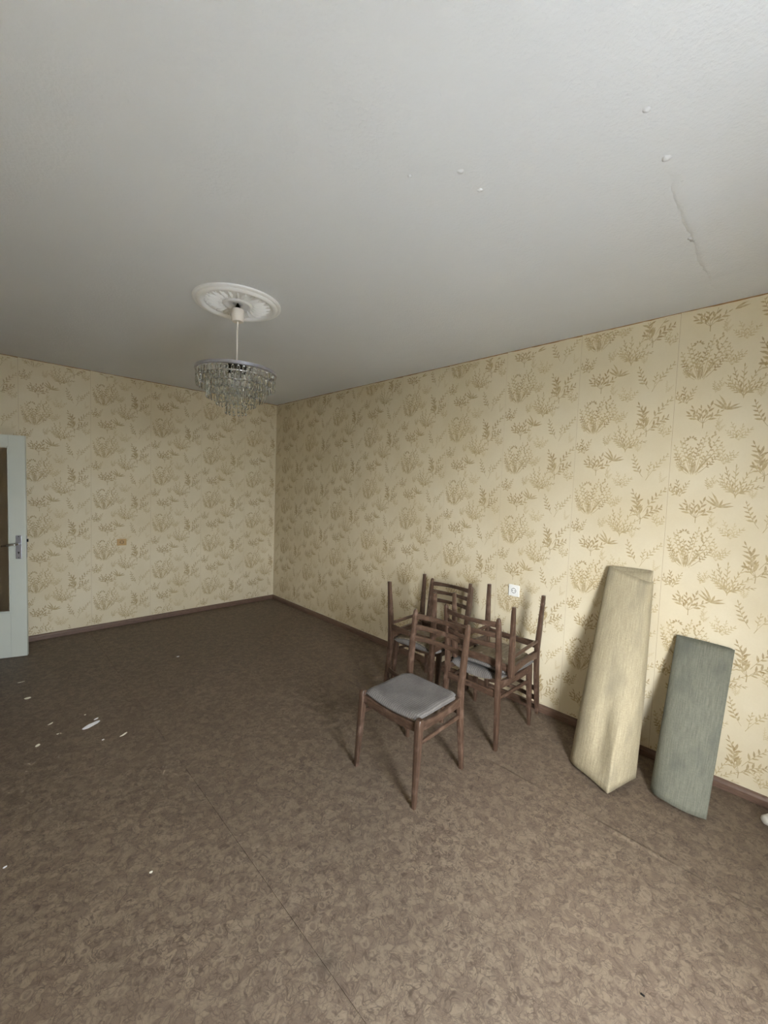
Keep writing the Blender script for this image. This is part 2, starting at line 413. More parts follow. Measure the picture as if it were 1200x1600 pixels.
# ------------------------------------------------------------------ setting: walls with papered strips
SW, PER = 0.547, 0.532       # strip width, pattern repeat
def build_motifs():
    """leaf print of one repeat, as quads/lens polygons in (u, v, tone)"""
    rnd = random.Random(77); polys = []
    def leaf(x, y, a, L, W, tone, bend=0.0):
        ca, sa = math.cos(a), math.sin(a)
        pts = [(0, 0), (0.3, 0.42), (0.65, 0.40), (1, 0), (0.65, -0.40), (0.3, -0.42)]
        out = []
        for u, v in pts:
            px, py = u*L, v*W+bend*L*(u*u)
            out.append((x+px*ca-py*sa, y+px*sa+py*ca))
        polys.append((out, min(1, max(0, tone))))
    def stem(pts, w, tone):
        for (x0, y0), (x1, y1) in zip(pts[:-1], pts[1:]):
            d = math.hypot(x1-x0, y1-y0) or 1; nx, ny = -(y1-y0)/d*w/2, (x1-x0)/d*w/2
            polys.append(([(x0-nx, y0-ny), (x1-nx, y1-ny), (x1+nx, y1+ny), (x0+nx, y0+ny)], tone))
    def branch(x, y, a, L, curve, n, ll, lw, tone, first=0.25, spread=0.65, taper=0.5, sw=0.0022):
        pts = [(x, y)]; K = 8; aa = a
        for k in range(K):
            aa += curve/K; x += math.cos(aa)*L/K; y += math.sin(aa)*L/K; pts.append((x, y))
        stem(pts, sw, tone)
        for i in range(n):
            f = first+(1-first)*i/max(1, n-1); s = f*K; k = min(K-1, int(s)); q = s-k
            px = pts[k][0]*(1-q)+pts[k+1][0]*q; py = pts[k][1]*(1-q)+pts[k+1][1]*q
            ang = math.atan2(pts[k+1][1]-pts[k][1], pts[k+1][0]-pts[k][0])
            sc = (1-taper*f)*rnd.uniform(0.8, 1.2)
            if i == n-1: leaf(px, py, ang, ll*sc, lw*sc, tone)
            else:
                side = 1 if i % 2 else -1
                leaf(px, py, ang+side*spread*rnd.uniform(0.75, 1.2), ll*sc, lw*sc, min(1, max(0, tone+rnd.uniform(-0.25, 0.2))), side*0.15)
    d2 = math.radians
    def bush(u, v, s=1.0, tone=0.75):
        y = v-0.105*s
        for k, (ang, L, cv) in enumerate(((150, .075, -.5), (135, .12, -.3), (121, .16, -.15), (109, .19, -.05), (99, .20, .1), (92, .15, .15), (86, .17, -.15), (78, .22, .05), (66, .21, -.05), (54, .18, .1), (41, .125, .3), (96, .10, .2), (72, .12, -.1))):
            branch(u+.034*math.cos(d2(ang))+rnd.uniform(-.01, .01), y+rnd.uniform(0, .02), d2(ang), L*s, cv, 10, .021*s, .0100*s, tone+rnd.uniform(-.3, .2), 0.38, 0.8, 0.2, .0028)
        for ang, L in ((128, .08), (62, .15), (100, .09), (80, .07)):
            leaf(u+.02*math.cos(d2(ang)), y+.005, d2(ang), L, .008, tone+.1, rnd.uniform(-.2, .2))
        for k in range(6):
            a = d2(25+130*k/5); leaf(u-.016+.012*s*math.cos(a), v+.096*s+.006*s*math.sin(a), a-.9*math.cos(a), .018*s, .010*s, tone+.15)
        for k in range(7): leaf(u+.058*s+.004*k+rnd.uniform(-.008, .008), v+.055*s+.011*k, d2(70)+rnd.uniform(-.6, .6), .019, .011, tone-.05)
    def fern(u, v, s=1.0, tone=0.9):
        y = v-0.095*s; x = u-.01
        branch(x, y, d2(128), .115*s, -.9, 9, .046*s, .015*s, tone, .2, .6, .35)
        branch(x, y, d2(100), .15*s, .2, 9, .044*s, .014*s, tone, .3, .6, .4)
        branch(x+.01, y+.04, d2(62), .17*s, -.3, 11, .034*s, .011*s, tone-.1, .2, .55, .4)
        branch(x+.005, y, d2(58), .12*s, -.7, 9, .038*s, .012*s, tone, .2, .6, .35)
        branch(x, y, d2(150), .06*s, -.6, 5, .034*s, .012*s, tone-.1, .3, .6, .3)
        branch(x, y, d2(20), .05*s, .6, 5, .026*s, .008*s, tone-.25, .3, .6, .3)
        stem([(x-.002, y-.03*s), (x, y)], .004, tone)
    def thistle(u, v, s=1.0, tone=0.85):
        y = v-.045*s
        for ang, L in ((142, .058), (120, .068), (97, .060), (68, .070), (44, .066)):
            branch(u, y, d2(ang), L*s, rnd.uniform(-.3, .3), 5, .030*s, .0105*s, tone+rnd.uniform(-.15, .1), .3, .5, .35)
        stem([(u, y-.02*s), (u, y)], .004, tone)
    def vee(u, v, s=1.0, tone=0.8):
        y = v-.06*s
        branch(u-.015, y, d2(128), .12*s, -.45, 10, .032*s, .012*s, tone, .2, .65, .4)
        branch(u+.012, y, d2(62), .15*s, -.25, 11, .026*s, .009*s, tone-.15, .25, .6, .4)
        branch(u+.012, y, d2(86), .07*s, -.1, 6, .020*s, .007*s, tone-.25, .3, .6, .3)
        stem([(u+.002, y-.02), (u+.012, y)], .003, tone-.1)
    def plume(u, v, s=1.0, tone=0.7):
        y = v-.065*s
        for ang, L, cv in ((148, .075, -.3), (130, .10, -.25), (112, .12, -.15), (95, .13, -.1), (76, .12, -.2), (58, .115, -.35), (40, .09, -.5)):
            branch(u, y+.02*s*abs(math.cos(d2(ang))), d2(ang), L*s, cv, 10, .026*s, .0075*s, tone+rnd.uniform(-.2, .1), .15, .45, .35, .003)
    def blades(u, v, s=1.0, tone=0.8):
        for ang, L in ((148, .07), (122, .075), (100, .085), (42, .055), (12, .06), (70, .045)):
            leaf(u, v-.035*s, d2(ang), L*s, .011*s, tone+rnd.uniform(-.2, .1), rnd.uniform(-.25, .25))
    def sprig(u, v, s, tone, ang=90, n=3):
        y = v-.04*s
        for k in range(n):
            a = ang+(k-(n-1)/2)*27
            branch(u, y, d2(a), (.085 if k == n//2 else .065)*s, rnd.uniform(-.3, .3), 8, .022*s, .008*s, tone+rnd.uniform(-.15, .1), .2, .65, .4)
    bush(.110, 0); fern(.425, 0, 1.12)
    sprig(.245, .0, 1.15, .5, 82, 4); sprig(.20, .185, .6, .35, 70, 2)
    sprig(.060, -.175, 1.35, .75, 115, 4); thistle(.140, -.285, 1.4)
    sprig(.185, -.150, .85, .4, 80, 3); blades(.240, -.245, 1.1, .8); plume(.305, -.150, 1.25, .7)
    vee(.425, -.315, 1.15); sprig(.30, -.405, 1.15, .35, 95, 4); sprig(.505, -.10, 1.2, .4, 88, 3)
    sprig(.215, -.375, .55, .25); sprig(.375, -.205, .6, .25); sprig(.50, -.39, .7, .35, 70, 2)
    return polys
MOTIFS = build_motifs()

def print_mesh(name, phase, w0, w1, top):
    """print of one strip in local (u right, v up); bush centres at z = phase + k*PER"""
    verts, faces, tones = [], [], []
    k0 = -1
    while phase+k0*PER > -PER: k0 -= 1
    z = phase+k0*PER
    while z < H+PER:
        for pts, tone in MOTIFS:
            q = [(u, v+z) for u, v in pts]
            if min(p[1] for p in q) < 0.052 or max(p[1] for p in q) > top or min(p[0] for p in q) < w0 or max(p[0] for p in q) > w1: continue
            b = len(verts)
            dpt = (len(faces) % 97)*8e-6
            verts += [(u, v, dpt) for u, v in q]; tones += [tone]*len(q)
            faces.append(tuple(range(b, b+len(q))))
        z += PER
    me = bpy.data.meshes.new(name); me.from_pydata(verts, [], faces)
    at = me.attributes.new('tone', 'FLOAT', 'POINT'); at.data.foreach_set('value', tones)
    me.materials.append(M['ink']); return me

def strip_mesh(name, w0, w1, seed):
    """paper sheet 1 mm thick with a ragged top edge, local (u, v, depth)"""
    rnd = random.Random(seed); bm = bmesh.new()
    n = max(2, int((w1-w0)/0.03)); g = 0.0006
    lo, hi = [], []
    dz = 0
    for i in range(n+1):
        u = w0+g+(w1-w0-2*g)*i/n
        dz = 0.6*dz+rnd.uniform(0, 0.0042)
        lo.append((u, 0.0)); hi.append((u, H-0.0015-dz))
    front = [[bm.verts.new((u, v, 0.0011)) for u, v in row] for row in (lo, hi)]
    back = [[bm.verts.new((u, v, 0.0002)) for u, v in row] for row in (lo, hi)]
    for i in range(n):
        bm.faces.new((front[0][i], front[0][i+1], front[1][i+1], front[1][i]))
        bm.faces.new((front[1][i], front[1][i+1], back[1][i+1], back[1][i]))
    for e in (0, n):
        bm.faces.new((front[0][e], front[1][e], back[1][e], back[0][e]))
    me = bm_mesh(bm, name); me.materials.append(M['paper']); return me

PRINTS = {}
def paper_wall(wall, frame, edges, phase0, u_min, u_max, holes=()):
    """frame: 4x4 local->world for (u, v, depth); edges: left seam positions of strips with parity"""
    for k, (u0, par) in enumerate(edges):
        a, b = max(0, u_min-u0), min(SW, u_max-u0)
        if b-a < 0.01: continue
        st = link('wallpaper_strip', strip_mesh('wallpaper_strip', a, b, 100*par+k), wall)
        st.matrix_world = frame @ Matrix.Translation((u0, 0, 0))
        key = (par, round(phase0, 3), round(a, 3), round(b, 3))
        if key not in PRINTS:
            PRINTS[key] = print_mesh('leaf_print', phase0+par*PER/2, a+0.001, b-0.001, H-0.012)
        pr = link('leaf_print', PRINTS[key], st); pr.location = (0, 0, 0.0014); pr['kind'] = 'stuff'

def wall_box(name, segs, label):
    bm = bmesh.new()
    for s in segs: box(bm, *s)
    return struct(link(name, bm_mesh(bm, name), None, M['bare']), label)

# right wall (plane x=0): u runs towards -y
wall_right = wall_box('wall_right', [(0.0, 0.25, YF-0.35, 0.25, 0, H)], 'long wall papered with yellow-beige leaf wallpaper')
FR = Matrix(((0, 0, -1, 0), (-1, 0, 0, 0), (0, 1, 0, 0), (0, 0, 0, 1)))
edges = [(2.88+SW*k, (k+100) % 2) for k in range(-6, 6)]
paper_wall(wall_right, FR, edges, 1.556, 0.001, -YF)
# back wall (plane y=0): u runs towards +x
wall_back = wall_box('wall_back', [(XL-0.25, 0.0, 0.0, 0.25, 0, H)], 'far wall papered with beige leaf wallpaper')
FB = Matrix(((1, 0, 0, 0), (0, 0, -1, 0), (0, 1, 0, 0), (0, 0, 0, 1)))
edges = [(-2.085+SW*k, (k+100) % 2) for k in range(-3, 4)]
paper_wall(wall_back, FB, edges, 1.352, XL, -0.001)
# left wall with the door opening
DY0, DY1, DZ = -0.965, -0.185, 1.945
wall_left = wall_box('wall_left', [(XL-0.15, XL, YF-0.06, DY0, 0, H), (XL-0.15, XL, DY1, 0.0, 0, H), (XL-0.15, XL, DY0, DY1, DZ, H)], 'papered wall on the left with the door opening')
FL = Matrix(((0, 0, 1, XL), (1, 0, 0, 0), (0, 1, 0, 0), (0, 0, 0, 1)))
paper_wall(wall_left, FL, [(-1.06-SW*k, k % 2) for k in range(1, 10)], 1.4, YF, -1.06)
# window wall
x0, x1, z0, z1 = WIN
wall_front = wall_box('wall_front', [(XL-0.15, x0, YF-0.06, YF, 0, H), (x1, 0.0, YF-0.06, YF, 0, H), (x0, x1, YF-0.06, YF, 0, z0), (x0, x1, YF-0.06, YF, z1, H)], 'window wall behind the viewer')
wall_front.data.materials.clear(); wall_front.data.materials.append(M['paper'])
# hall behind the door opening
wall_hall = wall_box('wall_hall', [(XL-1.35, XL-1.2, -2.0, 0.25, 0, H), (XL-1.2, XL-0.15, -2.15, -2.0, 0, H), (XL-1.2, XL-0.25, 0.0, 0.25, 0, H)], 'plain hall walls beyond the door opening')
wall_hall.data.materials.clear(); wall_hall.data.materials.append(M['hall'])

# glazed balcony door behind the viewer
win = struct(empty('window_1', ((x0+x1)/2, YF-0.03, z0)), 'white painted glazed balcony door behind the viewer')
hw = (x1-x0)/2; hh = z1-z0
def wpart(name, *a, mat='frame', bev=0.004):
    return link(name, box_mesh(name, *a, bev), win, M[mat])
wpart('window_frame', -hw, -hw+0.03, -0.02, 0.02, 0, hh); wpart('window_frame', hw-0.03, hw, -0.02, 0.02, 0, hh)
wpart('window_frame', -hw+0.03, hw-0.03, -0.02, 0.02, 0, 0.05); wpart('window_frame', -hw+0.03, hw-0.03, -0.02, 0.02, hh-0.05, hh)
wpart('window_pane', -hw+0.03, hw-0.03, -0.003, 0.003, 0.05, hh-0.05, mat='pane', bev=0)

# outdoor ground, one storey down
bm = bmesh.new(); box(bm, -60, 60, -90, YF-0.4, -3.3, -3.1)
struct(link('ground', bm_mesh(bm, 'ground'), None, M['ground']), 'paved ground outside the window')

# baseboards
def baseboard(name, a, b, normal, h=0.052, d=0.02):
    a, b = Vector(a), Vector(b); n = Vector(normal); bm = bmesh.new()
    prof = [(0.0012, 0.0), (d, 0.0), (d, h*0.62), (d*0.72, h*0.88), (d*0.4, h), (0.0012, h)]
    ra = [bm.verts.new(a+n*p+Vector((0, 0, q))) for p, q in prof]
    rb = [bm.verts.new(b+n*p+Vector((0, 0, q))) for p, q in prof]
    for i in range(len(prof)):
        j = (i+1) % len(prof); bm.faces.new((ra[i], ra[j], rb[j], rb[i]))
    bm.faces.new(list(reversed(ra))); bm.faces.new(rb)
    return link(name, bm_mesh(bm, name), None, M['base'])
struct(baseboard('baseboard_right', (0, -0.02, 0), (0, YF, 0), (-1, 0, 0)), 'brown wooden baseboard along the long wall')
struct(baseboard('baseboard_back', (XL, 0, 0), (0, 0, 0), (0, -1, 0)), 'brown wooden baseboard along the far wall')
struct(baseboard('baseboard_left', (XL, YF, 0), (XL, DY0-0.08, 0), (1, 0, 0)), 'brown wooden baseboard along the left wall')
# door casing
bm = bmesh.new()
box(bm, XL-0.16, XL+0.012, DY0-0.07, DY0, 0, DZ+0.07, 0.003); box(bm, XL-0.16, XL+0.012, DY1, DY1+0.07, 0, DZ+0.07, 0.003)
box(bm, XL-0.16, XL+0.012, DY0, DY1, DZ, DZ+0.07, 0.003)
struct(link('trim_1', bm_mesh(bm, 'trim_1'), None, M['door']), 'pale painted casing of the door opening')

# ------------------------------------------------------------------ door leaf, swung open in front of the far wall
ang = math.atan2(0.305, -0.952)
door = empty('door_1', (-2.617, -0.414, 0.0), (0, 0, ang))     # local x: from lock edge to hinge edge; local +y: towards camera
struct(door, 'pale green-white glazed door standing open in front of the far wall')
DW, DT, DH = 0.715, 0.038, 1.913
def dpart(name, x0, x1, y0, y1, z0, z1, mat='door', bev=0.003, parent=door):
    return link(name, box_mesh(name, x0, x1, y0, y1, z0, z1, bev), parent, M[mat])
# camera side is local +y (after rotation by ~162 deg local +y points to -y)
dpart('stile', 0, 0.108, -DT, 0, 0.004, DH); dpart('stile', DW-0.108, DW, -DT, 0, 0.004, DH)
dpart('rail', 0.108, DW-0.108, -DT, 0, DH-0.098, DH); dpart('rail', 0.108, DW-0.108, -DT, 0, 0.004, 0.40)
dpart('glazing_bead', 0.108, 0.118, -0.012, -0.003, 0.40, DH-0.098, bev=0.002); dpart('glazing_bead', DW-0.118, DW-0.108, -0.012, -0.003, 0.40, DH-0.098, bev=0.002)
dpart('glazing_bead', 0.118, DW-0.118, -0.012, -0.003, DH-0.108, DH-0.098, bev=0.002); dpart('glazing_bead', 0.118, DW-0.118, -0.012, -0.003, 0.40, 0.41, bev=0.002)
gp = dpart('glass_pane', 0.108, DW-0.108, -0.022, -0.017, 0.40, DH-0.098, 'dglass', 0); gp['label'] = 'brownish dimpled privacy glass'
hp = dpart('handle_plate', 0.029, 0.067, 0, 0.006, 0.862, 1.064, 'alu', 0.002); hp['label'] = 'worn aluminium handle plate'
bm = bmesh.new()
tube(bm, [Vector((0.048, 0.005, 0.992)), Vector((0.048, 0.03, 0.992)), Vector((0.050, 0.045, 0.992)), Vector((0.058, 0.054, 0.991)), Vector((0.075, 0.056, 0.990)), Vector((0.11, 0.055, 0.985)), Vector((0.150, 0.052, 0.979))], [.010, .0095, .0095, .0095, .009, .008, .0065], 12)
link('lever', bm_mesh(bm, 'lever', True), hp, M['chrome'])
bm = bmesh.new(); tube(bm, [Vector((0.048, 0.0055, 0.917)), Vector((0.048, 0.0066, 0.917))], [.0062, .0062], 12); box(bm, 0.0452, 0.0508, 0.0055, 0.0066, 0.902, 0.917)
link('keyhole', bm_mesh(bm, 'keyhole'), hp, M['dark'])
for z in (1.054, 0.872):
    bm = bmesh.new(); tube(bm, [Vector((0.048, 0.0055, z)), Vector((0.048, 0.0072, z))], [.004, .003], 10)
    link('screw', bm_mesh(bm, 'screw'), hp, M['gun'])
dpart('lock_faceplate', -0.0015, 0.0006, -0.029, -0.009, 0.87, 1.06, 'alu', 0)
dpart('latch_bolt', -0.012, 0.0, -0.025, -0.013, 1.004, 1.03, 'gun', 0.002)

# ------------------------------------------------------------------ chairs
def build_chair_meshes():
    R = {}
    ex, ey, ez = Vector((1, 0, 0)), Vector((0, 1, 0)), Vector((0, 0, 1))
    def bar(name, stations, mat, rnd=0.35):
        bm = bmesh.new(); loft_rect(bm, stations, rnd)
        me = bm_mesh(bm, name, True, 42); me.materials.append(M[mat]); return me
    for s in (-1, 1):
        # front legs: square shoulder, tapering to the foot
        st = []
        for z, x, y, ha, hb in ((0.0, 0.213, 0.214, .0105, .0105), (0.06, 0.211, 0.213, .012, .012), (0.2, 0.201, 0.210, .0155, .0145), (0.33, 0.193, 0.207, .0180, .0165), (0.40, 0.189, 0.206, .0190, .017), (0.43, 0.187, 0.206, .0180, .017), (0.440, 0.185, 0.206, .014, .0145)):
            st.append((Vector((x, s*y, z)), ha, hb, ex, ey))
        R['front_leg', s] = bar('front_leg', st, 'wood')
        # rear legs run on up as back posts with a kink at the seat
        st = []
        for z, x, y, ha, hb in ((0.0, -0.214, 0.205, .012, .0115), (0.1, -0.207, 0.2015, .0145, .0125), (0.25, -0.199, 0.195, .0185, .0140), (0.36, -0.196, 0.189, .0195, .0145), (0.43, -0.196, 0.189, .0190, .0145), (0.50, -0.198, 0.190, .0190, .0145), (0.60, -0.209, 0.191, .0185, .0145), (0.70, -0.221, 0.1925, .0165, .0140), (0.79, -0.232, 0.1935, .0145, .0130), (0.815, -0.235, 0.194, .0115, .0105), (0.825, -0.236, 0.194, .006, .006)):
            st.append((Vector((x, s*y, z)), ha, hb, ex, ey))
        R['rear_leg', s] = bar('rear_leg', st, 'wood')
        # side rails, arched a little, and round-edged side stretchers
        st = []
        for i in range(9):
            f = i/8; x = 0.180-0.368*f; y = s*(0.2065-0.0165*f); z = 0.402-0.012*math.sin(math.pi*f)-0.004*f
            st.append((Vector((x, y, z)), .0105, .026-0.006*math.sin(math.pi*f), ey, ez))
        R['side_rail', s] = bar('side_rail', st, 'wood_h')
        st = []
        for i in range(5):
            f = i/4; x = 0.201-0.400*f; y = s*(0.2075-0.0185*f); z = 0.314-0.006*f
            st.append((Vector((x, y, z)), .0075, .0120, ey, ez))
        R['side_stretcher', s] = bar('side_stretcher', st, 'wood_h', 0.8)
    st = []
    for i in range(9):
        f = -1+i/4
        st.append((Vector((0.184, f*0.195, 0.379+.014*f*f)), .0100, .0225, ex, ez))
    R['front_rail'] = bar('front_rail', st, 'wood_h')
    R['rear_stretcher'] = bar('rear_stretcher', [(Vector((-0.199, f*0.18, .338)), .0085, .024-.005*(1-f*f), ex, ez) for f in (-1, -.5, 0, .5, 1)], 'wood_h', .5)
    for k, zc in enumerate((0.782, 0.716, 0.648)):
        xc = -0.209-(zc-0.60)*0.120; st = []
        tilt = Vector((-0.16, 0, 1)).normalized()
        for i in range(13):
            f = -1+i/6; y = f*0.182; bow = -0.004-0.034*(1-f*f)
            st.append((Vector((xc+bow, y, zc)), .0065, .0185-.005*(1-f*f), Vector((1, 0, 0.16)).normalized(), tilt))
        R['slat', k] = bar('slat', st, 'wood_h', .6)
    # seat pad: nearly flat top, belly-shaped underside on a moulded plywood board
    NX, NY = 22, 22
    def xy(i, j):
        u = -1+2*i/NX; v = -1+2*j/NY
        return u, v, 0.189*u*(1-0.02*v*v), v*half_w(u)
    def half_w(u):
        if u < -0.72: return 0.196-0.026*min(1, (-0.72-u)/0.14)
        if u > 0.80: return 0.196-0.010*(u-0.80)/0.20
        return 0.196
    def under(u, v): return 0.427-(0.024-0.007*u)*(1-v*v)
    def ztop(u, v):
        fu = min(1, max(0, (abs(u)-0.84)/0.16)); fv = min(1, max(0, (abs(v)-0.88)/0.12))
        return 0.4435+0.005*v*v-0.003*max(0, u)-0.016*(1-math.sqrt(1-fu*fu))-0.010*(1-math.sqrt(1-fv*fv))+0.0015*math.sin(5*u+3*v)
    def slab(name, top, bot, grow, mat, sharp):
        bm = bmesh.new()
        g = [[bm.verts.new((lambda q: (q[2]*grow, q[3]*grow, top(q[0], q[1])))(xy(i, j))) for j in range(NY+1)] for i in range(NX+1)]
        h = [[bm.verts.new((lambda q: (q[2]*grow, q[3]*grow, bot(q[0], q[1])))(xy(i, j))) for j in range(NY+1)] for i in range(NX+1)]
        for i in range(NX):
            for j in range(NY):
                bm.faces.new((g[i][j], g[i+1][j], g[i+1][j+1], g[i][j+1])); bm.faces.new((h[i][j+1], h[i+1][j+1], h[i+1][j], h[i][j]))
        ring = [(i, 0) for i in range(NX)]+[(NX, j) for j in range(NY)]+[(i, NY) for i in range(NX, 0, -1)]+[(0, j) for j in range(NY, 0, -1)]
        n = len(ring); mids = []
        for i, j in ring:
            a, b = g[i][j].co, h[i][j].co
            mids.append(bm.verts.new(((a.x+b.x)/2*1.012, (a.y+b.y)/2*1.012, (a.z+b.z)/2)))
        for k in range(n):
            (i, j), (i2, j2) = ring[k], ring[(k+1) % n]; m1, m2 = mids[k], mids[(k+1) % n]
            bm.faces.new((g[i][j], m1, m2, g[i2][j2])); bm.faces.new((m1, h[i][j], h[i2][j2], m2))
        me = bm_mesh(bm, name, True, sharp); me.materials.append(M[mat]); return me
    R['seat'] = slab('seat_cushion', ztop, under, 1.0, 'fabric', 70)
    R['board'] = slab('seat_board', lambda u, v: under(u, v)-.0003, lambda u, v: under(u, v)-.009, 0.93, 'ply', 40)
    return R
CH = build_chair_meshes()
def chair(label, loc, rotz, inverted=False, tilt=(0, 0)):
    t = empty('dining_chair', loc)
    mt = Matrix.Translation(loc) @ Matrix.Rotation(rotz, 4, 'Z') @ Matrix.Rotation(tilt[0], 4, 'X') @ Matrix.Rotation(tilt[1], 4, 'Y')
    if inverted: mt = mt @ Matrix.Rotation(math.pi, 4, 'X')
    t.matrix_world = mt
    tag(t, label, 'chair', 'slat-back dining chairs')
    for s in (-1, 1):
        link('front_leg', CH['front_leg', s], t); link('rear_leg', CH['rear_leg', s], t)
        link('side_rail', CH['side_rail', s], t); link('side_stretcher', CH['side_stretcher', s], t)
    link('front_rail', CH['front_rail'], t); link('rear_stretcher', CH['rear_stretcher'], t)
    for k in range(3): link('slat', CH['slat', k], t)
    link('seat_cushion', CH['seat'], t)['label'] = 'worn grey ribbed fabric seat pad'
    link('seat_board', CH['board'], t)
    return t
PI = math.pi
chair('brown wooden dining chair with grey seat standing alone in front of the stacks', (-1.176, -3.616, 0), PI+math.radians(1.0))
chair('upright dining chair turned to the wall, bottom of the stack below the white socket', (-0.452, -3.655, 0), math.radians(0.5))
chair('upturned dining chair, legs up, on the stack below the white socket', (-0.434, -3.708, 0.9015), PI+math.radians(0.5), True)
chair('upright dining chair backed to the wall, bottom of the stack farther from the rolls', (-0.362, -3.100, 0), PI+math.radians(2))
chair('upturned dining chair, legs up, on the stack farther from the rolls', (-0.545, -3.200, 0.900), math.radians(2.0), True)

# ------------------------------------------------------------------ leaning rolls
def catmull(P, k=8, sharp=()):
    out = []; n = len(P)
    for i in range(n-1):
        p0 = P[i-1] if i > 0 and i not in sharp else P[i]
        p3 = P[i+2] if i+2 < n and (i+1) not in sharp else P[i+1]
        p1, p2 = P[i], P[i+1]
        for j in range(k):
            t = j/k
            out.append(0.5*((2*p1)+(-p0+p2)*t+(2*p0-5*p1+4*p2-p3)*t*t+(-p0+3*p1-3*p2+p3)*t**3))
    out.append(P[-1]); return out
def roll(name, bottom, top, sharp, mat, thick, bulge=None, levels=26, mid=None):
    B = catmull([Vector(p) for p in bottom], 9, sharp); T = catmull([Vector(p) for p in top], 9)
    S = catmull([Vector(p) for p in mid], 9) if mid else B     # section the sheet relaxes to above the floor
    n = len(B); bm = bmesh.new(); sh = bm.verts.layers.float_vector.new('sheet')
    L = [0.0]
    for a, b in zip(B[:-1], B[1:]): L.append(L[-1]+(b-a).length)
    rows = []
    for k in range(levels+1):
        f = k/levels; row = []
        for i in range(n):
            g = min(1, f/0.42); g = g*g*(3-2*g)
            p = B[i].lerp(S[i], g).lerp(T[i], f)
            if bulge: p = p+bulge(i/(n-1), f)
            v = bm.verts.new(p); v[sh] = Vector((L[i], f*1.1, 0)); row.append(v)
        rows.append(row)
    for a, b in zip(rows[:-1], rows[1:]):
        for i in range(n-1): bm.faces.new((a[i], a[i+1], b[i+1], b[i]))
    me = bm_mesh(bm, name, True); me.materials.append(M[mat])
    o = link(name, me); md = o.modifiers.new('thickness', 'SOLIDIFY'); md.thickness = thick; md.offset = 0
    return o
b1 = [(-.330, -4.535, .030), (-.425, -4.512, .034), (-.560, -4.464, .016), (-.505, -4.350, .020), (-.445, -4.240, .012), (-.375, -4.215, .006), (-.335, -4.330, .004), (-.315, -4.470, .004), (-.345, -4.500, .012), (-.400, -4.440, .015), (-.430, -4.340, .012), (-.405, -4.270, .012)]
t1 = [(-.026, -4.486, 1.080), (-.050, -4.474, 1.076), (-.060, -4.425, 1.088), (-.058, -4.340, 1.112), (-.046, -4.264, 1.133), (-.026, -4.247, 1.137), (-.016, -4.340, 1.141), (-.012, -4.462, 1.142), (-.022, -4.472, 1.136), (-.034, -4.420, 1.125), (-.038, -4.340, 1.118), (-.034, -4.285, 1.122)]
m1 = list(b1)
m1[0] = (-.335, -4.545, .030); m1[1] = (-.430, -4.528, .030); m1[2] = (-.518, -4.462, .016); m1[3] = (-.528, -4.345, .016); m1[4] = (-.462, -4.236, .012)
def bulge1(s, f):
    w = math.exp(-((s-0.245)/0.035)**2)          # soft valley beside the front crease
    return Vector((0.045, 0, 0))*w*math.exp(-((f-0.20)/0.18)**2)*min(1, f/0.10)*0.7
r1 = roll('carpet_roll', b1, t1, (2,), 'roll1', 0.006, bulge1, 34, m1)
tag(r1, 'tall beige flattened floor-covering roll leaning on the wall', 'roll')
b2 = [(-.368, -4.853, .006), (-.398, -4.780, .014), (-.402, -4.705, .020), (-.378, -4.636, .018), (-.320, -4.612, .010), (-.285, -4.700, .004), (-.290, -4.800, .004), (-.330, -4.838, .008), (-.355, -4.780, .014), (-.350, -4.700, .014)]
t2 = [(-.020, -4.880, .781), (-.040, -4.805, .784), (-.044, -4.715, .788), (-.038, -4.645, .791), (-.022, -4.628, .792), (-.013, -4.715, .790), (-.012, -4.830, .786), (-.016, -4.868, .782), (-.026, -4.800, .784), (-.028, -4.710, .786)]
r2 = roll('carpet_roll', b2, t2, (), 'roll2', 0.006)
tag(r2, 'short grey-green flattened floor-covering roll leaning on the wall', 'roll')

# white pipe end on the floor by the baseboard
pe = empty('plastic_pipe', (-0.185, -5.052, 0.0))
tag(pe, 'short white pipe end lying on the floor by the baseboard', 'pipe')
pd = Vector((0.80, -0.58, 0.06)).normalized(); p0 = Vector((0.0, 0.0, 0.0235))
bm = bmesh.new(); tube(bm, [p0, p0+pd*0.004, p0+pd*0.012, p0+pd*0.05], [.010, .018, .0225, .0235], 20)
link('end_cap', bm_mesh(bm, 'end_cap', True, 60), pe, M['shadedwhite'])
bm = bmesh.new(); tube(bm, [p0+pd*0.048, p0+pd*0.19], [.0195, .0195], 20)
link('pipe_body', bm_mesh(bm, 'pipe_body', True, 60), pe, M['shadedwhite'])

# ------------------------------------------------------------------ sockets
def socket(name, label, frame, w, h, mat, r):
    t = empty(name); t.matrix_world = frame; tag(t, label, 'socket')
    bm = bmesh.new(); box(bm, -w/2, w/2, -h/2, h/2, 0.0012, 0.012, 0.003)
    link('cover_plate', bm_mesh(bm, 'cover_plate'), t, M[mat])
    bm = bmesh.new(); lathe(bm, [(r+.004, .0118), (r+.003, .0150), (r, .0150), (r-.0015, .0125), (0.0005, .0125)], 32)
    link('socket_well', bm_mesh(bm, 'socket_well', True, 40), t, M[mat])
    bm = bmesh.new(); lathe(bm, [(r-.0005, .0128), (r-.003, .0131), (r-.0042, .0128)], 32)  # black ring drawn in as the shade round the edge of the well
    link('shadow_ring', bm_mesh(bm, 'shadow_ring', True), t, M['dark'])
    for s in (-1, 1):
        bm = bmesh.new(); tube(bm, [Vector((s*.0095, 0, .0126)), Vector((s*.0095, 0, .0134))], [.0034, .0034], 12)
        link('pin_hole', bm_mesh(bm, 'pin_hole'), t, M['dark'])
        bm = bmesh.new(); box(bm, -.003, .003, s*(r-.003)-.002, s*(r-.003)+.002, .0126, .0142)
        link('earth_clip', bm_mesh(bm, 'earth_clip'), t, M['brass'])
    return t
